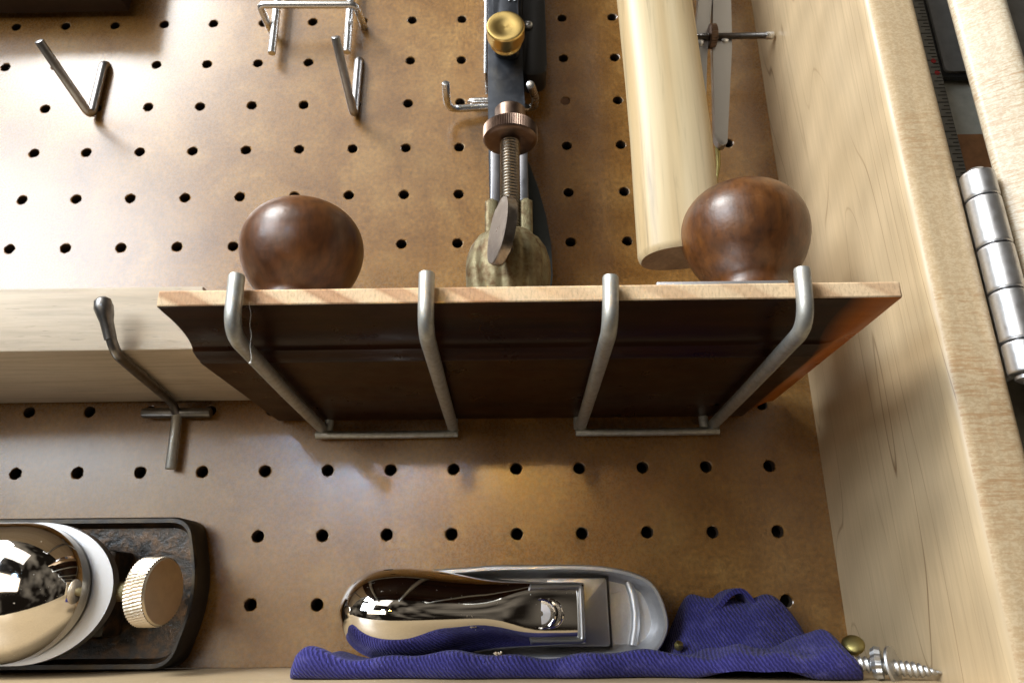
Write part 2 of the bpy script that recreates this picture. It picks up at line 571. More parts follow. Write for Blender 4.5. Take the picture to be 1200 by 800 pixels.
RUSTY = metal("rusty_japanning", (0.016, 0.013, 0.010), 0.34, (0.17, 0.08, 0.022), 230, 1.0, 0.6, metallic=0.3)
WORN_EDGE = metal("worn_black_edge", (0.014, 0.012, 0.010), 0.40, (0.30, 0.20, 0.08), 120, 0.3, 0.22, metallic=0.3)
BLACKMETAL = metal("blued_black_metal", (0.045, 0.050, 0.060), 0.36, (0.075, 0.08, 0.09), 260, 0.08, metallic=0.7)
GUNGREY = metal("grey_steel", (0.30, 0.30, 0.32), 0.36, (0.20, 0.20, 0.20), 240, 0.06)
DARKGREEN = metal("dark_fin", (0.030, 0.037, 0.038), 0.42, (0.05, 0.055, 0.055), 150, 0.08, metallic=0.3)
BRASS = metal("brass", (0.74, 0.54, 0.20), 0.30, (0.68, 0.48, 0.17), 300, 0.0, 0.3, rvar=0.03)
_nt = BRASS.node_tree
_tg = _nt.nodes.new("ShaderNodeTangent"); _tg.direction_type = 'RADIAL'; _tg.axis = 'Y'
_nt.links.new(_tg.outputs[0], _nt.nodes["Principled BSDF"].inputs["Tangent"])
_nt.nodes["Principled BSDF"].inputs["Anisotropic"].default_value = 0.5
AGED = metal("aged_nickel", (0.19, 0.16, 0.085), 0.52, (0.085, 0.042, 0.012), 240, 1.0, 0.95, metallic=0.55)
BRONZE = metal("brown_steel", (0.155, 0.105, 0.080), 0.40, (0.27, 0.19, 0.14), 260, 0.08)
THREAD = metal("thread_steel", (0.27, 0.24, 0.20), 0.34, (0.12, 0.10, 0.08), 400, 0.05)
IRONWING = metal("worn_iron", (0.20, 0.175, 0.155), 0.34, (0.42, 0.38, 0.33), 230, 0.25, 0.6)
SCREWZINC = metal("dull_zinc", (0.55, 0.56, 0.57), 0.42, (0.38, 0.38, 0.38), 500, 0.1, 0.5, rvar=0.06)
GOLDSCREW = metal("yellow_zinc", (0.34, 0.29, 0.11), 0.45, (0.30, 0.25, 0.12), 300, 0.1)
HINGE = metal("hinge_steel", (0.66, 0.66, 0.67), 0.40, (0.50, 0.50, 0.50), 500, 0.03)
DENIM = m_denim()
DARKBOX = plain("dark_stained_wood", (0.022, 0.009, 0.005), 0.5, var=0.3)
DARKWALL = plain("dark_backing", (0.03, 0.026, 0.022), 0.8)
RULE = plain("rule_steel", (0.16, 0.16, 0.15), 0.45, 0.4)
BLACKPAINT = plain("black_paint", (0.012, 0.012, 0.012), 0.5)
REDPAINT = plain("red_paint", (0.30, 0.015, 0.02), 0.5)
GREYPLATE = plain("grey_plate", (0.16, 0.155, 0.145), 0.6, 0.0)
BROWNWOOD = plain("brown_wood", (0.20, 0.09, 0.033), 0.5, var=0.25)
WEB = plain("cobweb", (0.7, 0.7, 0.66), 0.6)

# ------------------------------------------------------------------ pegboard, cabinet
P = 25.4
def build_pegboard():
    bm = bmesh.new()
    N = 16
    R = 2.35
    c0, c1, r0, r1 = -12, 5, -5, 11
    for c in range(c0, c1 + 1):
        for r in range(r0, r1 + 1):
            cx, cz = c * P, -r * P
            hx, hz = cx + random.uniform(-.12, .12), cz + random.uniform(-.12, .12)
            outer, rim, inn, back = [], [], [], []
            chip = random.choice((0, 0, .5, .9)); ks = random.choice((13, 14, 15, 0, 2, 9))
            for k in range(N):
                a = 2 * math.pi * (k + 0.0) / N
                ca, sa = math.cos(a), math.sin(a)
                q_ = random.uniform(0.965, 1.03); e_ = random.uniform(.08, .55)
                s = (P / 2) / max(abs(ca), abs(sa))
                outer.append(bm.verts.new((cx + ca * s, 0, cz + sa * s)))
                rim.append(bm.verts.new((hx + ca * (R * q_ + e_), 0, hz + sa * (R * q_ + e_))))
                inn.append(bm.verts.new((hx + ca * R * q_, 0.3, hz + sa * R * q_)))
                back.append(bm.verts.new((hx + ca * R, 4.6, hz + sa * R)))
            for k in range(N):
                j = (k + 1) % N
                bm.faces.new((outer[k], outer[j], rim[j], rim[k]))
                f = bm.faces.new((rim[k], rim[j], inn[j], inn[k]))
                if random.random() < chip and (k - ks) % N < 5: f.material_index = 2
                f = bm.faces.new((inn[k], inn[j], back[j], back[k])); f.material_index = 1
    bmesh.ops.remove_doubles(bm, verts=bm.verts[:], dist=1e-4)
    xl, xr = (c0 - .5) * P, (c1 + .5) * P
    zt, zb = -(r0 - .5) * P, -(r1 + .5) * P
    def quad(x0, x1, z0, z1):
        bm.faces.new([bm.verts.new(q) for q in ((x0, 0, z0), (x1, 0, z0), (x1, 0, z1), (x0, 0, z1))])
    quad(xr, 148.0, zb, zt)
    quad(xl, 148.0, -301.2, zb)
    bm.normal_update()
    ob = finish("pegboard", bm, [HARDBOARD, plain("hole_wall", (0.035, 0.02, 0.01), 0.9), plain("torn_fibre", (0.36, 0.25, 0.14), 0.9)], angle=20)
    ob["kind"] = "structure"
    bm = bmesh.new()
    box(bm, xl, 147.9, 14, 18, -302, zt)
    b2 = finish("cabinet_back", bm, DARKWALL)
    b2["kind"] = "structure"
    return ob
peg = build_pegboard()
bm = bmesh.new()
lathe(bm, [(2.3, 0.5), (2.3, 2), (0, 2)], (2 * P, 0, -2 * P), (0, 1, 0), 16)
o = finish("hole_plug", bm, plain("plug", (0.12, 0.06, 0.03), 0.8))
o.parent = peg

# cabinet side: long vertical maple board with rounded front arrises
bm = bmesh.new()
fs = prism(bm, round_poly([(148.0, 20), (147.0, -96), (164.6, -96), (165.4, 20)], [0, 5.0, 4.0, 0], 7), -345, 150, 'xy')
bm.normal_update()
for f in bm.faces:
    f.material_index = 1 if abs(f.normal.y) > 0.75 and f.calc_center_median().y < 0 else 0
side = finish("cabinet_side", bm, [MAPLE, MAPLE_EDGE], angle=30)
side["kind"] = "structure"

bm = bmesh.new()
box(bm, -320, 147.2, -96, 0, -319, -301.2, 1.5)
shelf = finish("cabinet_shelf", bm, MAPLE_SHELF)
shelf["kind"] = "structure"

# ------------------------------------------------------------------ door, hinge and what shows in the gap
door = thing("cabinet_door", "pale maple cabinet door edge right of the hinge", "door", (184, -90, -345))
def dp(a, b):
    return (173.6 + a * 0.80 + b * 0.60, -97.5 - a * 0.60 + b * 0.80)
bm = bmesh.new()
prism(bm, round_poly([dp(0, 120), dp(0, 0), dp(15.5, 0), dp(15.5, 120)], [0, 2.5, 4.5, 0], 6), -345, 150, 'xy')
child("door_stile", bm, MAPLE_PALE, door, door, angle=30)

hinge = thing("barrel_hinge", "silver steel barrel hinge between maple side and door", "hinge", (169.3, -97.2, -222))
for i, (a, b) in enumerate(((-156.8, -165.2), (-165.8, -181.2), (-181.8, -195.7), (-196.3, -211.0), (-211.6, -220.6))):
    bm = bmesh.new()
    lathe(bm, [(4.2, b), (4.62, b + .25), (4.72, b + .5), (4.72, b + 1.0), (4.72, a - 1.0), (4.72, a - .5), (4.62, a - .25), (4.2, a)], (168.3, -97.6, 0), (0, 0, 1), 40)
    child("knuckle", bm, HINGE, hinge, hinge, angle=25)
bm = bmesh.new()
lathe(bm, [(2.2, -223.0), (3.4, -222.1), (3.4, -221.2), (2, -220.9), (2, -156.4), (3.0, -156.2), (2.4, -155.3), (0, -155.0)], (168.3, -97.6, 0), (0, 0, 1), 20)
child("hinge_pin", bm, HINGE, hinge, hinge)
bm = bmesh.new()
box(bm, 166.2, 168.0, -96.4, -66, -220.4, -157.0, 0.2)
child("leaf", bm, HINGE, hinge, hinge)
bm = bmesh.new()
prism(bm, [dp(-1.9, 1), dp(-0.3, 1), dp(-0.3, 30), dp(-1.9, 30)], -220.4, -157.0, 'xy', 0.2)
child("leaf", bm, HINGE, hinge, hinge)

bm = bmesh.new()
box(bm, 189, 360, -54, -49, -345, 150)
wallb = finish("wall", bm, plain("grey_wall", (0.42, 0.42, 0.37), 0.8))
wallb["kind"] = "structure"

rule = thing("steel_rule", "dark steel rule with black ticks in gap behind the cabinet side", "ruler", (180, -70, -150))
bm = bmesh.new()
box(bm, 172, 186.5, -68, -67, -160, 40)
child("blade", bm, RULE, rule, rule)
bm = bmesh.new()
for i in range(0, 126):
    z = -158 + i * 1.5875
    L = 9.0 if i % 8 == 0 else (5.0 if i % 4 == 0 else (3.2 if i % 2 == 0 else 2.0))
    box(bm, 186.3 - L, 186.3, -68.15, -68.02, z - 0.14, z + 0.14)
tk = child("tick", bm, BLACKPAINT, rule, rule)
tk["kind"] = "stuff"
bm = bmesh.new()
for z in (-88.5, -94.0):
    lathe(bm, [(1.0, 0), (1.0, .12), (0, .12)], (184.6 - (0 if z > -90 else -.3), -68.02, z), (0, -1, 0), 12)
child("red_mark", bm, REDPAINT, rule, rule)

gp = thing("framed_plate", "grey plate with black border hanging behind the door edge", "plate", (195, -60, -80))
bm = bmesh.new()
prism(bm, round_poly([(192.5, -88), (260, -88), (260, 40), (192.5, 40)], 3), -56, -58, 'xz')
child("border", bm, BLACKPAINT, gp, gp)
bm = bmesh.new()
prism(bm, round_poly([(194.6, -86), (258, -86), (258, 38), (194.6, 38)], 2.5), -57.5, -59.2, 'xz', 0.4)
child("face", bm, GREYPLATE, gp, gp)
bm = bmesh.new()
box(bm, 189, 250, -64, -54.2, -170, -118, 0.8)
tag(finish("wood_block", bm, BROWNWOOD, origin=(215, -50, -170)), "brown wooden block deep in the gap above the hinge", "block")

# ------------------------------------------------------------------ moulded board on the wire holders
XL, XR, YF, YB = -72.0, 131.3, -110.0, -2.5
ZT, ZE, ZB = -197.5, -202.4, -208.7
def build_board():
    bm = bmesh.new()
    # front cove profile: (y, z) of the underside from the front edge to the flat
    prof = [(YF, ZE), (YF + 4.5, ZE - .25)]
    for k in range(1, 9):
        a = k / 8 * math.pi / 2
        prof.append((YF + 4.5 + 20 * math.sin(a) ** 1.0, ZE - .25 - 4.3 * (1 - math.cos(a))))
    prof += [(YF + 27.5, ZE - 5.5), (YF + 30.3, ZE - 5.9), (YF + 30.9, ZB), (YB, ZB)]
    ys = [p[0] for p in prof]
    # right bevel: the underside rises from x = XR-15 to the thin edge at XR
    xs = [XL] + [XL + (XR - 14 - XL) * k / 12 for k in range(1, 13)] + [XR - 10, XR - 6, XR - 3, XR]
    def cap(x):
        if x <= XR - 14:
            return -1e9
        t = (x - (XR - 14)) / 14
        return ZB + (ZE - ZB) * (1 - (1 - t) ** 1.5)
    bot = [[bm.verts.new((x, y, max(z, cap(x)))) for x in xs] for y, z in prof]
    top = [[bm.verts.new((x, y, ZT)) for x in xs] for y, z in prof]
    n, m = len(prof), len(xs)
    for i in range(n - 1):
        for j in range(m - 1):
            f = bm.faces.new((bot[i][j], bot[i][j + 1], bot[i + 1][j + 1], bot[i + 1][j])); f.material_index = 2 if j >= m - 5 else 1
            f = bm.faces.new((top[i][j], top[i + 1][j], top[i + 1][j + 1], top[i][j + 1])); f.material_index = 0
    for j in range(m - 1):
        bm.faces.new((bot[0][j], top[0][j], top[0][j + 1], bot[0][j + 1]))
        bm.faces.new((bot[-1][j], bot[-1][j + 1], top[-1][j + 1], top[-1][j]))
    for i in range(n - 1):
        bm.faces.new((bot[i][0], bot[i + 1][0], top[i + 1][0], top[i][0]))
        bm.faces.new((bot[i][-1], top[i][-1], top[i + 1][-1], bot[i + 1][-1]))
    # knock the front corners off a little
    ob = finish("moulded_board", bm, [PINE_EDGE, VARNISH, BEVEL_BOUNCE], origin=((XL + XR) / 2, -60, ZB), angle=32)
    b = ob.modifiers.new("bevel", 'BEVEL'); b.width = 0.0006; b.segments = 2; b.limit_method = 'ANGLE'; b.angle_limit = math.radians(60)
    return ob
tag(build_board(), "thin pine board with dark varnished underside resting on wire holders", "board")

# fluff and torn fibres on the board edge
bm = bmesh.new()
pts = [Vector((-46.2, -110.6, -201.5))]
for k in range(14):
    pts.append(pts[-1] + Vector((0.15 + 0.5 * math.sin(k * 1.3) * .5, random.uniform(-.15, .15), -1.25)))
tube(bm, pts, 0.06, 5)
lathe(bm, [(0, -.5), (.42, -.1), (.3, .3), (0, .55)], pts[-1], (0, 0, 1), 8)
tag(finish("cobweb_strand", bm, WEB, origin=(-46, -110.6, -201.5)), "thin white cobweb strand dangling below the board's left end", "cobweb")

# ------------------------------------------------------------------ wire holders under the board
G1 = "wire holders carrying the board"
def build_holder(cx, label, arms, pegs):
    t = thing("wire_holder", label, "hook", (cx, -5, -215), G1)
    bm = bmesh.new()
    tube(bm, [(cx - 28.85, -4.2, -215), (cx, -4.1, -215.15), (cx + 28.85, -4.2, -215)], 1.55, 12, cap_round=.3)
    child("crossbar", bm, GALV, t, t)
    for x0, x1, x2, yb, zt in arms:
        bm = bmesh.new()
        tube(bm, fillet([(x0, -3.0, -212.2), ((x0 + x1) / 2, -60, -212.0), (x1, yb, -211.3), (x2, yb - .3, zt)], 9, 8), 2.2, 16, cap_round=.5)
        child("arm", bm, GALV, t, t)
        bm = bmesh.new()
        lathe(bm, [(0, -.9), (1.9, -.5), (2.6, 0), (1.9, .5), (0, .9)], (x0, -3.6, -213.4), (0, 0, 1), 12)
        child("weld", bm, GALV, t, t)
    for px in pegs:
        bm = bmesh.new()
        tube(bm, fillet([(px, 3, -203), (px, -3.0, -203), (px, -3.0, -213.5)], 2.5), 1.9, 12, cap_round=.3)
        child("peg", bm, GALV, t, t)
    return t
build_holder(-26.75, "left galvanised wire holder under the board, below the left knob", ((-53.2, -49.2, -49.4, -112.9, -194.6), (-0.1, 2.5, 2.4, -112.8, -194.7)), (0.0, -50.8))
build_holder(78.4, "right galvanised wire holder under the board, below the right knob", ((51.8, 51.4, 52.2, -112.8, -196.4), (105.2, 103.0, 103.8, -113.0, -194.9)), (101.6, 50.8))

# ------------------------------------------------------------------ router plane standing on the board
rp = thing("router_plane", "old hand router plane with two round dark wooden knobs on the pine board", "router plane", (27, -60, ZT))
def knob(cx, cy):
    z0 = ZT + 5
    prof = [(17.5, 0), (17.4, 2), (16.0, 5.5), (14.2, 9.5), (13.2, 13), (14.1, 16), (16.9, 19.5), (19.7, 24), (21.6, 29),
            (22.4, 34), (21.9, 39), (19.9, 43.8), (16.2, 48), (11.0, 50.8), (5.2, 52.1), (0, 52.4)]
    # smooth resample
    q = []
    for i in range(len(prof) - 1):
        p0 = Vector(prof[max(i - 1, 0)]); p1 = Vector(prof[i]); p2 = Vector(prof[i + 1]); p3 = Vector(prof[min(i + 2, len(prof) - 1)])
        for k in range(3):
            s = k / 3
            v = 0.5 * ((2 * p1) + (p2 - p0) * s + (2 * p0 - 5 * p1 + 4 * p2 - p3) * s * s + (3 * p1 - p0 - 3 * p2 + p3) * s ** 3)
            q.append((max(v.x, 0.0) * 0.975, v.y * 0.985))
    q.append(prof[-1])
    bm = bmesh.new()
    lathe(bm, q, (cx, cy, z0), (0, 0, 1), 56)
    k_ = finish("knob", bm, ROSEWOOD, origin=(cx, cy, z0), angle=60)
    k_.parent = rp
    k_.location = (Vector((cx, cy, z0)) - ORI[rp.name]) * MM
    bm = bmesh.new()
    lathe(bm, [(2.2, 51.9), (2.0, 52.7), (0, 52.9)], (cx, cy, z0), (0, 0, 1), 16)
    s = finish("knob_nut", bm, BRONZE, origin=(cx, cy, z0)); s.parent = k_; s.location = (0, 0, 0)
    return k_
knob(-51.0, -56.5)
kr = knob(106.6, -64.5)
kr.rotation_euler.z = 2.1
# base casting
bm = bmesh.new()
prism(bm, round_poly([(-74, -40), (-74, -76), (-30, -80), (-8, -66), (56, -66), (70, -84), (102, -86), (126, -82), (128, -44), (90, -38), (60, -44), (-8, -44), (-30, -36)], 9, 5), ZT, ZT + 3.6, 'xy', 0.6)
lathe(bm, [(18.5, 3.6), (18, 5)], (-51, -56.5, ZT), (0, 0, 1), 36)
lathe(bm, [(18.5, 3.6), (18, 5)], (106.6, -64.5, ZT), (0, 0, 1), 36)
box(bm, 66, 103, -105.5, -80, ZT, ZT + 2.8, 0.5)
child("base", bm, NICKEL, rp, rp)
# bulbous ribbed clamp
bm = bmesh.new()
def ribs(a, i):
    return 1 - 0.07 * abs(math.cos(a * 5 + 0.25 * math.sin(a * 3) + 0.012 * i)) ** 6 + 0.012 * math.sin(a * 11 + i * .3)
bp = [(9, -24), (11.5, -20), (14.2, -14), (15.8, -8), (16.4, -2), (16.0, 3), (14.6, 7.5), (12.2, 11), (9.0, 13.3), (5, 14.5), (0, 15)]
bq = []
for (ra, ha), (rb, hb) in zip(bp, bp[1:]):
    for k in range(3):
        bq.append((ra + (rb - ra) * k / 3, ha + (hb - ha) * k / 3))
bq.append(bp[-1])
bq = [(r * 0.92, h) for r, h in bq]
lathe(bm, bq, (23.6, -60, -169), (0, 0, 1), 112, ribs)
child("clamp_body", bm, AGED, rp, rp, angle=70)
# forked collar above it
bm = bmesh.new()
for sx in (-1, 1):
    prism(bm, round_poly([(24 + sx * 3.8, -63), (24 + sx * 8.6, -63), (24 + sx * 8.6, -51), (24 + sx * 3.8, -51)], 1.6, 4), -160, -142, 'xy', 1.2, 3)
box(bm, 19, 29, -54.5, -51, -160, -143, 0.6)
child("collar", bm, AGED, rp, rp)
# threaded rod with its wheel
bm = bmesh.new()
tp = []
z = -160.0
while z < -112:
    tp += [(3.45, z), (3.75, z + .28), (3.75, z + .45), (3.05, z + .75), (3.05, z + .95)]
    z += 1.25
lathe(bm, tp, (24.6, -61.5, 0), (0, 0, 1), 28)
rod = child("threaded_rod", bm, THREAD, rp, rp, angle=25)
bm = bmesh.new()
K = 96
def kn(a, i):
    return 1 + (0.018 if (int(round(a / (2 * math.pi) * K * 2)) % 2) else -0.012)
lathe(bm, [(4, -117.4), (8.6, -117.4), (9.6, -116.9), (10.1, -116.2)], (24.8, -61.5, 0), (0, 0, 1), K * 2)
lathe(bm, [(10.1, -116.15), (10.1, -111.6)], (24.8, -61.5, 0), (0, 0, 1), K * 2, kn)
lathe(bm, [(10.0, -111.6), (9.4, -111.1), (6.2, -110.9), (5.9, -110.2), (5.85, -103.2), (5.4, -102.7), (0, -102.7)], (24.8, -61.5, 0), (0, 0, 1), 48)
child("thumbwheel", bm, BRONZE, rp, rp, angle=30)
# thumbscrew with oval wing in front
bm = bmesh.new()
M = Matrix.Translation((22.2, -83.5, -166.2)) @ Matrix.Rotation(math.radians(8), 4, 'Y') @ Matrix.Rotation(math.radians(24), 4, 'Z') @ Matrix.Rotation(math.radians(-6), 4, 'X')
ol = []
for k in range(40):
    a = 2 * math.pi * k / 40
    ol.append((8.0 * math.cos(a), 12.6 * math.sin(a) * (1.0 if math.sin(a) > 0 else 1.0)))
fs0 = prism(bm, ol, -1.7, 1.7, 'yz', 0.8, 3)
for v in bm.verts:
    v.co = M @ v.co
w = child("thumbscrew", bm, IRONWING, rp, rp, angle=50)
bm = bmesh.new()
tube(bm, [(22.6, -79, -168), (23.4, -62, -168)], 3.0, 16)
sk = child("shank", bm, IRONWING, w, rp)

# ------------------------------------------------------------------ black plane hanging behind the router plane
bt = thing("black_plane", "black metal plane with brass thumbscrew hanging on pegboard above the router plane", "plane", (24, -20, -130))
bm = bmesh.new()
prism(bm, round_poly([(14.6, 60), (14.8, -60), (15.3, -100), (16.0, -133), (32.4, -133), (31.5, -100), (30.2, -60), (30.0, 60)], [0, 0, 0, 1.5, 1.5, 0, 0, 0]), -34, -7, 'xz', 1.0)
child("body", bm, BLACKMETAL, bt, bt)
bm = bmesh.new()
prism(bm, round_poly([(30.4, 60), (30.4, -50), (41.6, -50), (41.6, 60)], [0, 2, 8, 0]), -18, -5, 'xz', 0.8)
child("side_cheek", bm, plain("black_cheek", (0.016, 0.016, 0.017), 0.45), bt, bt)
bm = bmesh.new()
prism(bm, round_poly([(16.8, 60), (17.4, -54), (28.6, -56), (29.2, 60)], [0, 3, 3, 0]), -39.5, -34.2, 'xz', 1.2)
lc = child("lever_cap", bm, BLACKMETAL, bt, bt)
bm = bmesh.new()
for x in (24.6, 27.0):
    tube(bm, [(x, -39.7, 60), (x + .1, -39.7, -28)], 0.55, 8)
child("ridge", bm, GUNGREY, lc, bt)
bm = bmesh.new()
box(bm, 12.6, 13.7, -22, -7, -52, 60, 0.3)
child("iron", bm, ZINC, bt, bt)
bm = bmesh.new()
box(bm, 14.0, 14.55, -33, -29, -40, 60, 0.1)
child("edge_strip", bm, GUNGREY, bt, bt)
bm = bmesh.new()
for x0, x1 in ((16.4, 20.2), (28.0, 31.6)):
    box(bm, x0, x1, -37.0, -34.2, -132, -92, 0.5)
child("steel_rail", bm, GUNGREY, bt, bt)
bm = bmesh.new()
ax = Vector((0, -1, 0.0))
lathe(bm, [(5.5, 0), (5.6, 1.2), (6.8, 2.0), (6.4, 3.0), (7.4, 5.0), (8.0, 6.0), (8.05, 11.2), (7.7, 11.8), (7.0, 12.0), (4.0, 11.3), (0, 10.9)], (23.0, -39.4, -52.5), ax, 56)
child("brass_thumbscrew", bm, BRASS, bt, bt, angle=30)
bm = bmesh.new()
ol = [(31.0, -90), (33.2, -97), (36.5, -108), (39.6, -122), (41.4, -136), (41.6, -150), (40.0, -164), (37, -176), (32.5, -180), (27, -170), (24, -140), (25, -100)]
prism(bm, ol, -14, -8, 'xz', 1.0)
child("fin", bm, DARKGREEN, bt, bt, angle=50)
bm = bmesh.new()
lathe(bm, [(2.2, 0), (2.2, 1.2), (1.4, 1.6), (0, 1.7)], (33.0, -18.2, -22), (0, -1, 0), 16)
child("screw_head", bm, ZINC, bt, bt)

# double prong hook that carries it
th = thing("double_prong_hook", "bright zinc double prong hook behind the black plane", "hook", (14, -5, -60))
bm = bmesh.new()
tube(bm, fillet([(5.5, 4, -51), (4.5, -3.2, -52.5), (30, -3.2, -52.5), (30, 4, -51)], 3), 1.5, 12)
child("back_wire", bm, ZINC, th, th)
bm = bmesh.new()
tube(bm, fillet([(-4.2, -26.5, -60.8), (-4.8, -16, -63.5), (-3.5, -6.3, -59.5), (12, -4.6, -57.2), (24, -4.6, -57.2), (35.5, -6.3, -59.8), (36.0, -18, -63), (33.2, -40, -73.6)], 4.5, 7), 1.75, 14, cap_round=.3)
child("prong_wire", bm, ZINC, th, th)

# ------------------------------------------------------------------ wire hooks upper left
G2 = "open wire hooks on the upper left pegboard"
def v_hook():
    t = thing("wire_hook", "leftmost open wire hook on the bare pegboard, top left", "hook", (-178, -3, -25.4), G2)
    bm = bmesh.new()
    tube(bm, fillet([(-177.2, 5, -25.4), (-177.2, -2.6, -25.6), (-177.6, -2.6, -58), (-186, -35, -41.5)], 4.5, 8), 2.05, 14, cap_round=.3)
    child("wire", bm, GREYWIRE, t, t)
    bm = bmesh.new()
    d = Vector((-186, -35, -41.5)) - Vector((-177.6, -2.6, -58))
    d.normalize()
    e = Vector((-186, -35, -41.5))
    lathe(bm, [(1.72, 0), (1.6, .08), (0, .1)], e, d, 14)
    child("cut_end", bm, ZINC, t, t)
    return t
vh = v_hook()
# the second hook is bent less to the left
def v_hook2():
    t = thing("wire_hook", "open wire hook just below the silver bracket", "hook", (-50.5, -3, -25.4), G2)
    bm = bmesh.new()
    tube(bm, fillet([(-50.4, 5, -25.4), (-50.4, -2.6, -25.6), (-50.6, -2.6, -59.5), (-53.3, -34, -41.0)], 3.5, 8), 2.05, 14, cap_round=.3)
    child("wire", bm, GREYWIRE, t, t)
    bm = bmesh.new()
    e = Vector((-53.3, -34, -41.0)); d = (e - Vector((-50.6, -2.6, -59.5))).normalized()
    lathe(bm, [(1.72, 0), (1.6, .08), (0, .1)], e, d, 14)
    child("cut_end", bm, ZINC, t, t)
v_hook2()

# silver bracket at the top
br = thing("wire_bracket", "shiny silver wire bracket with two prongs at the top of pegboard", "bracket", (-74, -5, -5))
bm = bmesh.new()
tube(bm, fillet([(-97.3, 3, -5), (-97.2, -4, -5.3), (-98.6, -14, -2.2), (-51.0, -14, -3.2), (-49.8, -4, -4.5), (-49.6, 3, -4.5)], 3.2, 7), 1.8, 14)
child("front_bar", bm, ZINC, br, br)
for x in (-93.6, -56.4):
    bm = bmesh.new()
    tube(bm, [(x, -5.6, 40), (x + .5, -5.2, -24.2)], 1.9, 14, cap_round=.4)
    child("prong", bm, ZINC, br, br)

# ------------------------------------------------------------------ pale block and its single hook
bm = bmesh.new()
box(bm, -320, -80.5, -66.5, -1.5, -199.6, -176.6, 0.7, 2)
tag(finish("pine_block", bm, PINE, origin=(-200, -34, -199.6)), "pale raw pine block held at the left by the dark ball tipped hook", "block")
sh = thing("ball_hook", "dark steel hook with ball tip and crossbar below the pine block", "hook", (-113, -4, -204))
bm = bmesh.new()
tube(bm, fillet([(-113.3, -3.6, -206.5), (-113.6, -9, -202.0), (-104.7, -69.8, -201.6), (-108.6, -75.0, -187.5)], 5, 8), 1.7, 14)
child("arm", bm, DARKWIRE, sh, sh)
bm = bmesh.new()
tube(bm, [(-105.9, -71.6, -197.5), (-107.3, -73.3, -192.0), (-107.7, -73.9, -190), (-108.3, -74.7, -187.6), (-108.8, -75.4, -185.2), (-109, -75.7, -184.3)], 2, 16, radii=[1.9, 2.1, 2.6, 3.0, 2.5, 1.2])
child("ball_tip", bm, DARKWIRE, sh, sh, angle=70)
bm = bmesh.new()
tube(bm, [(-128, -3.8, -205.0), (-99.3, -3.8, -205.2)], 2.15, 14, cap_round=.9)
child("crossbar", bm, DARKWIRE, sh, sh)
bm = bmesh.new()
tube(bm, [(-113.2, -4.4, -204.5), (-113.0, -3.6, -228)], 2.0, 14, cap_round=.3)
child("stem", bm, GALV, sh, sh)

# ------------------------------------------------------------------ dark tool cut by the top left corner
bm = bmesh.new()
box(bm, -320, -169.5, -26, -3.2, 5.2, 60, 1.0)
tag(finish("dark_block", bm, DARKBOX, origin=(-240, -14, 5.2)), "dark stained block cut off by the top left corner", "block")

# ------------------------------------------------------------------ hammer handle
hh = thing("hammer", "pale hickory hammer handle hanging down beside the right knob", "hammer", (88, -50, -162))
bm = bmesh.new()
sects = [(-161.2, 14.6, 9.8, 86.9), (-160.2, 15.3, 10.6, 86.9), (-158.5, 15.7, 11.0, 86.9), (-140, 15.7, 11.0, 87.0), (-110, 15.6, 11.0, 87.2), (-80, 15.4, 11.0, 86.7), (-40, 15.4, 11, 85.8), (0, 15.5, 11, 85.2), (60, 15.2, 11, 84.4)]
rings = []
for z, a, b, cx in sects:
    ring = []
    for k in range(56):
        an = 2 * math.pi * k / 56
        ca, sa = math.cos(an), math.sin(an)
        ring.append(bm.verts.new((cx + a * math.copysign(abs(ca) ** .86, ca), -51.5 + b * math.copysign(abs(sa) ** .86, sa), z + (ca * 1.2 if z < -158 else 0))))
    rings.append(ring)
for A, B in zip(rings, rings[1:]):
    for k in range(56):
        bm.faces.new((A[k], A[(k + 1) % 56], B[(k + 1) % 56], B[k]))
f = bm.faces.new(rings[0][::-1]); f.material_index = 1
bm.faces.new(rings[-1])
child("handle", bm, [HICKORY, ENDGRAIN], hh, hh, angle=45)
bm = bmesh.new()
lathe(bm, [(14, -45), (17, -43), (17, -22), (13, -18), (13, 18), (17, 22), (17, 43), (14, 45)], (84.4, -51.5, 76), (1, 0, 0), 36)
child("head", bm, GUNGREY, hh, hh)

# ------------------------------------------------------------------ dividers
dv = thing("dividers", "grey steel dividers with adjusting screw behind the hammer handle", "dividers", (120, -20, -90))
bm = bmesh.new()
prism(bm, round_poly([(120.6, 20), (121.3, -10), (118.6, -34), (114.2, -88), (116.6, -92.5), (119.4, -91), (127.2, -38), (129.8, -10), (126, 20)], [0, 3, 3, 3, 2, 3, 3, 3, 0]), -17, -21, 'xz', 0.7)
child("leg", bm, SATIN, dv, dv)
bm = bmesh.new()
prism(bm, round_poly([(120.3, 20), (121.2, -8), (115.2, -44), (110, -88), (106, -88), (109, -44), (114.6, -8), (115, 20)], [0, 3, 3, 2, 2, 3, 3, 0]), -17, -21, 'xz', 0.7)
child("leg", bm, SATIN, dv, dv)
bm = bmesh.new()
tube(bm, [(116.3, -17, -88), (116.2, -15, -98), (115, -13, -106)], 1.0, 10, radii=[1.3, 1.0, .35])
child("point", bm, GOLDSCREW, dv, dv)
bm = bmesh.new()
tp = []
x = 104.0
while x < 143.0:
    tp += [(1.35, x), (1.55, x + .25), (1.25, x + .5)]
    x += .6
lathe(bm, tp, (0, -21.8, -33.2), (1, 0, 0), 14)
ar = child("adjusting_rod", bm, DARKWIRE, dv, dv)
bm = bmesh.new()
lathe(bm, [(1.7, 143.0), (1.8, 143.2), (1.8, 146.3), (1.5, 146.6)], (0, -21.8, -33.2), (1, 0, 0), 16)
child("rod_cap", bm, ZINC, ar, dv)
bm = bmesh.new()
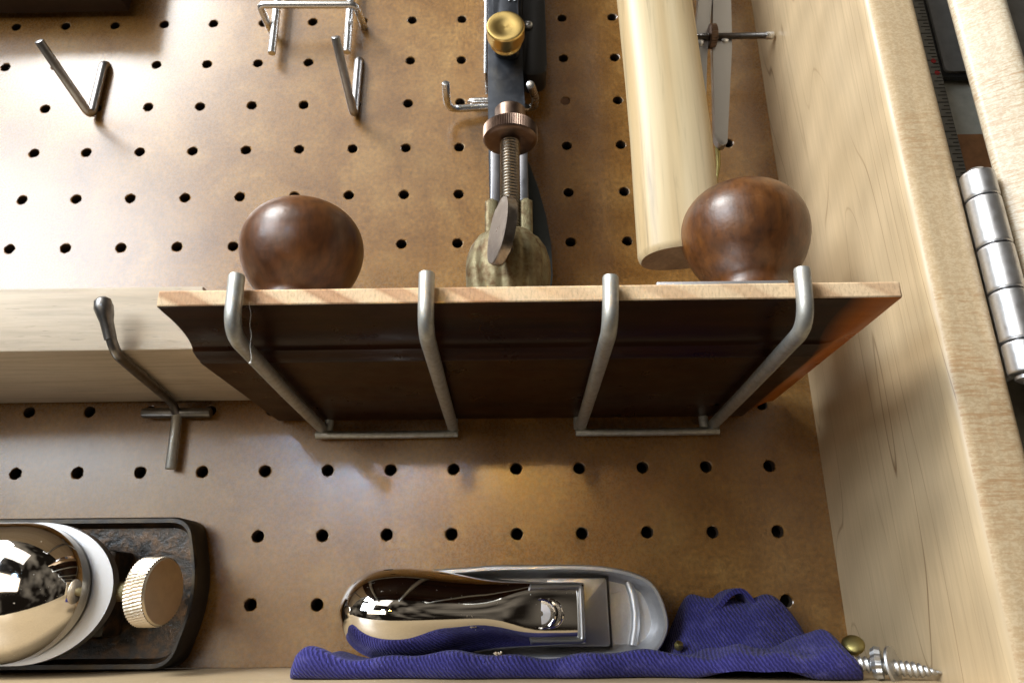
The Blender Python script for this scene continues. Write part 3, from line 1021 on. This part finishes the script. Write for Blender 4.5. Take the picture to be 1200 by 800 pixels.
lathe(bm, [(4.6, 116.6), (5.4, 117.0), (5.4, 119.6), (4.6, 120)], (0, -21.8, -33.2), (1, 0, 0), 56, lambda a, i: 1 + .03 * math.cos(a * 28))
child("knurled_nut", bm, BRONZE, dv, dv)
for x, z in ((124.2, -34.5), (112.6, -36)):
    bm = bmesh.new()
    lathe(bm, [(1.9, 0), (1.7, .7), (0, 1.1)], (x, -21, z), (0, -1, 0), 16)
    child("rivet", bm, ZINC, dv, dv)

# ------------------------------------------------------------------ block plane, lower left, lying on its side with the sole to the board
bp_ = thing("block_plane", "black block plane with polished domed cap and knurled knob, lower left", "plane", (-140, -12, -301))
ZC = -275.0
rim_o = round_poly([(-300, -300.9), (-97.5, -300.9), (-90.6, -274.5), (-97.5, -247.8), (-300, -247.8)], [0, 7, 30, 7, 0], 8)
rim_i = round_poly([(-300, -298.8), (-98.6, -298.8), (-92.4, -274.5), (-98.8, -249.9), (-300, -249.9)], [0, 6, 28, 6, 0], 8)
bm = bmesh.new()
A = [[bm.verts.new((x, y, z)) for x, z in rim_o] for y in (-1, -12.4, -13.2)]
ins = [(x - (0.6 if x > -280 else 0), z + (0.6 if z < ZC else -0.6)) for x, z in rim_o]
A[2] = [bm.verts.new((x, -13.4, z)) for x, z in ins]
I0 = [bm.verts.new((x, -13.4, z)) for x, z in rim_i]
I1 = [bm.verts.new((x, -7.5, z)) for x, z in [(x - (1.5 if x > -280 else 0), z + (1.5 if z < ZC else -1.5)) for x, z in rim_i]]
n = len(rim_o)
for a, b in ((A[0], A[1]), (A[1], A[2]), (A[2], I0), (I0, I1)):
    for k in range(n):
        j = (k + 1) % n
        f = bm.faces.new((a[k], a[j], b[j], b[k]))
        if b is I0 or a is A[1]:
            f.material_index = 1
        if b is I1:
            f.material_index = 2
f = bm.faces.new(I1); f.material_index = 2
bm.faces.new(A[0][::-1])
# raised ramp in the well, left of the knob
child("body", bm, [JAPAN, WORN_EDGE, RUSTY], bp_, bp_, angle=40)
bm = bmesh.new()
box(bm, -300, -120, -20, -4.8, -290, -260, 2.0)
child("iron_bed", bm, RUSTY, bp_, bp_)
# satin plate under the cap
def ell(cx, cz, ax_, az, x_end, n=40):
    pts = []
    for k in range(n + 1):
        a = -math.pi / 2 + math.pi * k / n
        pts.append((cx + ax_ * math.cos(a), cz + az * math.sin(a)))
    pts.append((x_end, cz + az)); pts.append((x_end, cz - az))
    return pts
bm = bmesh.new()
prism(bm, ell(-142.5, -274.6, 29.5, 23.2, -300), -31.5, -27.5, 'xz', 1.2, 3)
child("iron_plate", bm, SATIN, bp_, bp_, angle=50)
# chrome dome
bm = bmesh.new()
rings = []
H = 16
for i in range(H + 1):
    t = i / H
    a = t * math.pi / 2
    s = math.cos(a) ** 0.75
    y = -32.2 - 17.5 * math.sin(a)
    ring = []
    m_ = 48
    for k in range(m_ + 1):
        an = -math.pi / 2 + math.pi * k / m_
        ring.append(bm.verts.new((-147 + 26.5 * s * math.cos(an), y, -274.4 + 23.0 * s * math.sin(an))))
    ring.append(bm.verts.new((-300, y + 0, -274.4 + 23.0 * s)))
    ring.append(bm.verts.new((-300, y + 0, -274.4 - 23.0 * s)))
    rings.append(ring)
for A_, B_ in zip(rings, rings[1:]):
    L = len(A_)
    for k in range(L):
        bm.faces.new((A_[k], A_[(k + 1) % L], B_[(k + 1) % L], B_[k]))
bm.faces.new(rings[0])
bmesh.ops.remove_doubles(bm, verts=bm.verts[:], dist=1e-3)
child("domed_cap", bm, CHROME, bp_, bp_, angle=60)
# knurled knob on a shaft
kc = Vector((-98.0, -32.5, -274.8))
ka = Vector((0.985, -0.16, 0.02)).normalized()
bm = bmesh.new()
KN = 60
def knurl(a, i):
    return 1 + 0.022 * math.cos(a * KN)
seg = KN * 4
lathe(bm, [(10.0, -4.2), (11.0, -3.6)], kc, ka, 96)
bm2 = bm
# twisted knurl: rings rotated progressively
o0 = kc; n0 = ka.orthogonal().normalized(); b0 = ka.cross(n0)
prev = None
for i in range(9):
    h = -3.6 + 6.8 * i / 8
    ring = []
    for k in range(seg):
        a = 2 * math.pi * k / seg
        rr = 11.2 * (1 + 0.02 * math.cos(KN * a + i * 0.9))
        ring.append(bm.verts.new(o0 + ka * h + (n0 * math.cos(a) + b0 * math.sin(a)) * rr))
    if prev:
        for k in range(seg):
            bm.faces.new((prev[k], prev[(k + 1) % seg], ring[(k + 1) % seg], ring[k]))
    prev = ring
lathe(bm, [(11.0, 3.2), (10.5, 3.8), (9.9, 3.9), (0, 3.9)], kc, ka, 96)
kb = child("adjusting_knob", bm, metal("knob_nickel", (0.60, 0.52, 0.41), 0.40, (0.50, 0.42, 0.31), 260, 0.05, 0.4, metallic=0.9), bp_, bp_, angle=40)
bm = bmesh.new()
tube(bm, [kc - ka * 4, Vector((-112, -26, -274.6)), Vector((-122, -22, -274.6))], 3.3, 20)
child("shaft", bm, AGED, kb, bp_)

# ------------------------------------------------------------------ denim cloth
def smooth(a, b, x):
    t = max(0.0, min(1.0, (x - a) / (b - a)))
    return t * t * (3 - 2 * t)
SH = -301.1
def cloth_h(x, y):
    """height of the cloth above the shelf; y runs 0 (back) to -52 (front)"""
    lip = 6.6 + 0.9 * math.sin(x * 0.11 + 1) + 0.5 * math.sin(x * 0.31)
    h = 3.0 + (lip - 3.0) * smooth(-32, -44, y)
    h += 2.6 * math.exp(-((x + 40.5) / 7.0) ** 2)
    # right hand bunch
    r = smooth(74, 90, x)
    back = 19.5 * smooth(-38, -10, y)
    h += r * back * (1 - smooth(104, 131, x) * 0.18)
    h += 6.5 * math.exp(-((x - 113) / 9) ** 2 - ((y + 24) / 11) ** 2)
    h += 3.0 * smooth(70, 95, x) * math.exp(-((y + 44) / 9) ** 2) * (0.6 + 0.5 * math.sin(x * .21))
    h += 5.5 * math.exp(-((x - 122) / 9) ** 2 - ((y + 50) / 12) ** 2)
    h += r * 1.3 * math.sin(x * 0.24 + y * 0.16) + r * 0.6 * math.sin(x * 0.42 - y * 0.25)
    h *= 1 - smooth(120, 132, x - 0.16 * (y + 25)) * 0.35
    return h
def build_cloth():
    bm = bmesh.new()
    nx, ny = 150, 40
    x0, x1 = -45.0, 125.5
    cols = []
    for i in range(nx + 1):
        x = x0 + (x1 - x0) * i / nx
        # front edge line wanders a little
        yf = -47.5 - 1.6 * math.sin(x * 0.045) - 0.8 * math.sin(x * .17) - 13 * smooth(62, 112, x)
        endl = smooth(x0, x0 + 9, x)
        if x < x0 + 5:
            t = (x - x0) / 5
            e = math.sqrt(max(0.0, 1 - (1 - t) ** 2))
        elif x > x1 - 7:
            t = (x1 - x) / 7
            e = math.sqrt(max(0.0, 1 - (1 - t) ** 2))
        else:
            e = 1
        top, path = [], []
        for j in range(ny + 1):
            y = -3 + (yf + 3) * j / ny
            path.append((y, max(0.4, cloth_h(x, y) * (0.42 + 0.58 * e))))
        # roll the front edge over and under
        hl = path[-1][1]
        rr = hl / 2
        for k in range(1, 9):
            a = math.pi * k / 8
            path.append((yf - rr * 0.75 * math.sin(a), rr + rr * math.cos(a) + 0.1))
        gap = 2.2 * smooth(78, 92, x) * (1 - smooth(104, 114, x))
        path = [(y, h + (gap if q > ny + 5 else 0)) for q, (y, h) in enumerate(path)]
        path.append((yf + 6, 0.15 + gap)); path.append((-3, 0.1))
        cols.append([bm.verts.new((x, y, SH + h)) for y, h in path])
    m_ = len(cols[0])
    for a, b in zip(cols, cols[1:]):
        for k in range(m_):
            bm.faces.new((a[k], b[k], b[(k + 1) % m_], a[(k + 1) % m_]))
    bm.faces.new(cols[0]); bm.faces.new(cols[-1][::-1])
    # pinched loop standing at the back
    arch = fillet([(94, -283), (97.5, -280.5), (101.5, -275.6), (106.5, -276.6), (110.0, -282), (114.5, -286)], 3.0, 6) if False else None
    pts = [(92.5, 0, -284.0), (96.5, 0, -281.0), (101.0, 0, -276.6), (105.5, 0, -275.4), (108.6, 0, -279.4), (111.5, 0, -284), (116, 0, -288)]
    pts = fillet(pts, 3.2, 5)
    outer, inner = [], []
    for i, p in enumerate(pts):
        a = pts[max(0, i - 1)]; b = pts[min(len(pts) - 1, i + 1)]
        d = (b - a).normalized()
        nrm = Vector((-d.z, 0, d.x))
        outer.append(p + nrm * 0.9); inner.append(p - nrm * 0.9)
    rows = []
    for yy, sc_ in ((-3.5, 0.0), (-6, .6), (-13, 1.0), (-18.5, .9), (-19.5, .55)):
        rows.append([bm.verts.new((q.x, yy + 0.08 * (q.x - 100), q.z - (1 - sc_) * .3)) for q in outer])
    rows2 = []
    for yy in (-19.5, -13, -6):
        rows2.append([bm.verts.new((q.x, yy + 0.08 * (q.x - 100), q.z)) for q in inner])
    rr_ = rows + rows2
    for A_, B_ in zip(rr_, rr_[1:]):
        for k in range(len(A_) - 1):
            bm.faces.new((A_[k], A_[k + 1], B_[k + 1], B_[k]))
    ob = finish("denim_cloth", bm, DENIM, origin=(40, -25, SH), angle=80)
    return ob
tag(build_cloth(), "indigo denim cloth crumpled on the shelf under the small chrome plane", "cloth")

# ------------------------------------------------------------------ small plane on the cloth
sp = thing("small_plane", "small grey plane with bulbous chrome lever cap lying on denim cloth", "plane", (25, -12, -297))
ro = [(-20, -294.5), (-14, -271.5), (10, -267.4), (30, -266.9), (52, -267.2), (66, -269.6), (73.5, -274), (77.0, -283), (76.4, -290), (71, -296.4), (60, -297.6), (10, -298.2), (-10, -297)]
def cr(pts, n=6):
    out = []
    m = len(pts)
    for i in range(m):
        p0, p1, p2, p3 = (Vector(pts[(i + d) % m]) for d in (-1, 0, 1, 2))
        for k in range(n):
            s = k / n
            v = 0.5 * ((2 * p1) + (p2 - p0) * s + (2 * p0 - 5 * p1 + 4 * p2 - p3) * s * s + (3 * p1 - p0 - 3 * p2 + p3) * s ** 3)
            out.append((v.x, v.y))
    return out
ro = cr(ro)
cx_, cz_ = 30, -282.5
def inset(pts, d):
    out = []
    n = len(pts)
    for i in range(n):
        a, b = Vector(pts[i - 1]), Vector(pts[(i + 1) % n])
        t = (b - a).normalized()
        nr = Vector((-t.y, t.x))
        p = Vector(pts[i])
        if (Vector((cx_, cz_)) - p).dot(nr) < 0:
            nr = -nr
        q = p + nr * d
        out.append((q.x, q.y))
    return out
def y_rim(x):
    return -26.0 - 1.0 * smooth(-20, 30, x) + 1.5 * smooth(55, 77, x)
bm = bmesh.new()
loops = []
for d, f_ in ((0, lambda x: -3.0), (0, lambda x: y_rim(x) + 1.0), (0.5, lambda x: y_rim(x)), (1.5, lambda x: y_rim(x)), (2.0, lambda x: y_rim(x) + .8), (2.6, lambda x: -17.0), (4.2, lambda x: -14.5)):
    loops.append([bm.verts.new((x, f_(x), z)) for x, z in (inset(ro, d) if d else ro)])
n = len(ro)
for a, b in zip(loops, loops[1:]):
    for k in range(n):
        j = (k + 1) % n
        bm.faces.new((a[k], a[j], b[j], b[k]))
bm.faces.new(loops[0][::-1]); bm.faces.new(loops[-1])
child("body", bm, NICKEL, sp, sp, angle=45)
# dished finger rest ridge in the nose
bm = bmesh.new()
pts = [(66.0, -15.2, -293.5), (67.2, -15.6, -288), (67.6, -15.8, -283), (67.0, -15.6, -277), (65.6, -15.2, -272.5)]
tube(bm, pts, 1.6, 10)
child("nose_ridge", bm, NICKEL, sp, sp, angle=60)
# iron and bed plate at the mouth
bm = bmesh.new()
prism(bm, round_poly([(36, -293.6), (57.3, -293.6), (57.0, -271.4), (36, -271.4)], .8), -15.2, -21.5, 'xz', .5)
child("iron", bm, SATIN, sp, sp)
bm = bmesh.new()
prism(bm, [(57.5, -294.2), (58.6, -294.2), (58.3, -271.0), (57.2, -271.0)], -14.0, -17.2, 'xz')
child("mouth_slit", bm, BLACKPAINT, sp, sp)
# chrome lever cap: lofted along x, bulb at left, thin flat plate at the right end
bm = bmesh.new()
st = [ # x, z centre, half width, y back, y front
    (-33.6, -281.5, 0.6, -33.0, -35), (-33.2, -281.6, 4.5, -30.5, -38.5), (-31.5, -281.8, 8.6, -28.5, -42.5), (-28.5, -282.0, 11.8, -27, -46.2), (-24, -282.2, 14.0, -26, -49.2),
    (-18, -282.4, 15.0, -26, -50.8), (-11, -282.6, 15.2, -26, -50.4), (-3, -282.8, 14.4, -26, -48), (6, -282.9, 13.1, -26, -44), (15, -282.9, 11.9, -25.6, -39.5), (23, -282.9, 11.0, -25, -35.5), (31, -282.9, 10.4, -24, -32.6), (38, -282.9, 10.2, -23, -30.6), (45, -282.8, 10.1, -22.3, -28.6), (48.5, -282.8, 10.0, -22.0, -27.6)]
# smooth resample
def crom(rows, n):
    out = []
    for i in range(len(rows) - 1):
        p0, p1, p2, p3 = rows[max(i - 1, 0)], rows[i], rows[i + 1], rows[min(i + 2, len(rows) - 1)]
        for k in range(n):
            s = k / n
            out.append([0.5 * ((2 * b) + (c - a) * s + (2 * a - 5 * b + 4 * c - d) * s * s + (3 * b - a - 3 * c + d) * s ** 3) for a, b, c, d in zip(p0, p1, p2, p3)])
    out.append(list(rows[-1]))
    return out
rows = crom(st, 3)
prev = None
SEG = 44
for x, zc, hw, yb, yf in rows:
    flat = smooth(12, 34, x)
    ring = []
    for k in range(SEG):
        a = math.pi * k / (SEG - 1)
        e = 1.0 - 0.72 * flat
        ca, sa = math.cos(a), math.sin(a)
        ring.append(bm.verts.new((x, yb + (yf - yb) * abs(sa) ** e, zc + hw * math.copysign(abs(ca) ** (1 - .45 * flat), ca))))
    if prev:
        for k in range(SEG):
            j = (k + 1) % SEG
            bm.faces.new((prev[k], prev[j], ring[j], ring[k]))
    else:
        bm.faces.new(ring)
    prev = ring
bm.faces.new(prev[::-1])
lcap = child("lever_cap", bm, CHROME, sp, sp, angle=50)
# raised rim round the flat end, keyhole and screw
bm = bmesh.new()
tube(bm, fillet([(30, -32.9, -274.2), (47.4, -28.9, -274.0), (47.4, -28.9, -291.6), (30, -32.9, -291.4)], 1.5), 0.9, 10)
child("cap_rim", bm, SATIN, lcap, sp)
def disc_ring(bm, c, n_, r0, r1, h):
    lathe(bm, [(r0, -.6), (r1, -.6), (r1, h), (r1 - .35, h + .25), (r0 + .2, h + .1), (r0, h - .3)], c, n_, 36)
nrm = Vector((-0.24, -1, 0)).normalized()
bm = bmesh.new()
disc_ring(bm, (36.6, -30.9, -282.8), nrm, 3.9, 4.8, .5)
disc_ring(bm, (33.8, -31.6, -282.8), nrm, 4.1, 5.0, .5)
child("keyhole", bm, CHROME, lcap, sp)
bm = bmesh.new()
lathe(bm, [(4.2, -.6), (4.2, .15), (0, .2)], (36.6, -30.9, -282.8), nrm, 30)
child("hole_floor", bm, BLACKPAINT, lcap, sp)
bm = bmesh.new()
lathe(bm, [(3.5, -.3), (3.4, .05), (0.9, .12), (0.8, -.3), (0, -.3)], (33.4, -31.7, -282.8), nrm, 30)
child("cap_screw", bm, GUNGREY, lcap, sp, angle=25)

# ------------------------------------------------------------------ hardware at the right of the shelf
ls = thing("lag_screw", "bright zinc lag screw lying on shelf against the maple side", "screw", (140, -46, -298))
pA, pB = Vector((121.0, -58, -296.3)), Vector((146.4, -62.5, -298.9))
def screw_thread(bm, a, b, r, pitch, tip=6.0):
    d = b - a
    L = d.length
    prof = []
    h = 0.0
    while h < L:
        k = 1.0 if h < L - tip else max(0.12, (L - h) / tip) ** .7
        prof += [(r * k * .74, h), (r * k, h + pitch * .36), (r * k, h + pitch * .48), (r * k * .74, h + pitch * .82)]
        h += pitch
    prof.append((0, L + .3))
    ax = d.normalized()
    n = ax.orthogonal().normalized(); bb = ax.cross(n)
    # helical shift: shear each ring's height with angle
    seg = 28
    rings = []
    for r_, h_ in prof[:-1]:
        rings.append([bm.verts.new(a + ax * (h_ + pitch * (k / seg - .5)) + (n * math.cos(2 * math.pi * k / seg) + bb * math.sin(2 * math.pi * k / seg)) * r_) for k in range(seg)])
    for A_, B_ in zip(rings, rings[1:]):
        for k in range(seg - 1):
            bm.faces.new((A_[k], A_[k + 1], B_[k + 1], B_[k]))
    # seam: next turn
    for i in range(len(rings) - 4):
        bm.faces.new((rings[i + 4][0], rings[i][seg - 1], rings[i + 1][seg - 1], rings[i + 5][0])) if i + 5 < len(rings) else None
    tipv = bm.verts.new(b + ax * .4)
    last = rings[-1]
    for k in range(seg - 1):
        bm.faces.new((last[k], last[k + 1], tipv))
    bm.faces.new((last[seg - 1], last[0], tipv))
    bm.faces.new(rings[0][::-1])
bm = bmesh.new()
screw_thread(bm, pA, pB, 2.2, 1.6)
child("shank", bm, SCREWZINC, ls, ls, angle=50)
wa = (pB - pA).normalized()
wc = pA + wa * 14.0 + Vector((0, 0, 0.7))
tilt = (wa + Vector((0.0, -0.75, 0.25))).normalized()
ws = thing("washer", "flat steel washer around the lag screw on the shelf", "washer", tuple(wc))
bm = bmesh.new()
lathe(bm, [(2.5, -.5), (4.9, -.5), (5.1, -.3), (5.1, .3), (4.9, .5), (2.5, .5)], wc, tilt, 44)
# close the bore
child("ring", bm, SCREWZINC, ws, ws)
ln = thing("lock_washer", "toothed zinc lock washer on the screw left of the flat washer", "washer", tuple(wc - wa * 4))
bm = bmesh.new()
lathe(bm, [(2.5, -2.2), (3.6, -2.2), (4.4, -1.0), (4.2, .5), (2.5, .8)], wc - wa * 3.4, (wa + Vector((0, -.35, .1))).normalized(), 72, lambda a, i: 1 + .07 * math.cos(a * 12 + i * .9))
child("toothed_ring", bm, SCREWZINC, ln, ln, angle=25)
bs = thing("brass_screw", "small yellow screw lying behind the lag screw beside the cloth", "screw", (131, -36, -297))
bm = bmesh.new()
lathe(bm, [(1.8, -1.5), (3.3, 0), (3.4, .6), (2.8, 1.3), (1.4, 1.7), (0, 1.75)], (130.2, -46, -292.6), (-.3, -.7, .6), 28)
child("head", bm, GOLDSCREW, bs, bs, angle=50)
bm = bmesh.new()
tube(bm, [(129.6, -47, -293.2), (131, -38, -299)], 2.0, 12)
child("shank", bm, GOLDSCREW, bs, bs)

# small bits lying about
bm = bmesh.new()
lathe(bm, [(0, -1.6), (1.3, -1.2), (1.6, 0), (1.2, 1.1), (0, 1.5)], (79.6, -28, -293.2), (0.2, -.6, .8), 16)
tag(finish("brass_bead", bm, GOLDSCREW, origin=(79.6, -28, -294.5)), "tiny brass bead in the cloth beside the small plane's nose", "bead")
bm = bmesh.new()
for k in range(9):
    a = random.uniform(0, 6.28); r = random.uniform(.2, 1.2)
    x, y, z = 19.5 + r * math.cos(a), -46.5 + r * .6 * math.sin(a), -294.2 + random.uniform(-.3, .5)
    lathe(bm, [(0, -.4), (random.uniform(.3, .7), 0), (0, .45)], (x, y, z), (random.random(), random.random(), 1), 6)
tag(finish("wood_crumb", bm, plain("crumb", (0.62, 0.5, 0.34), .9), origin=(19.5, -46.5, -294.5)), "pale wood crumb on front hem of denim cloth", "crumb")
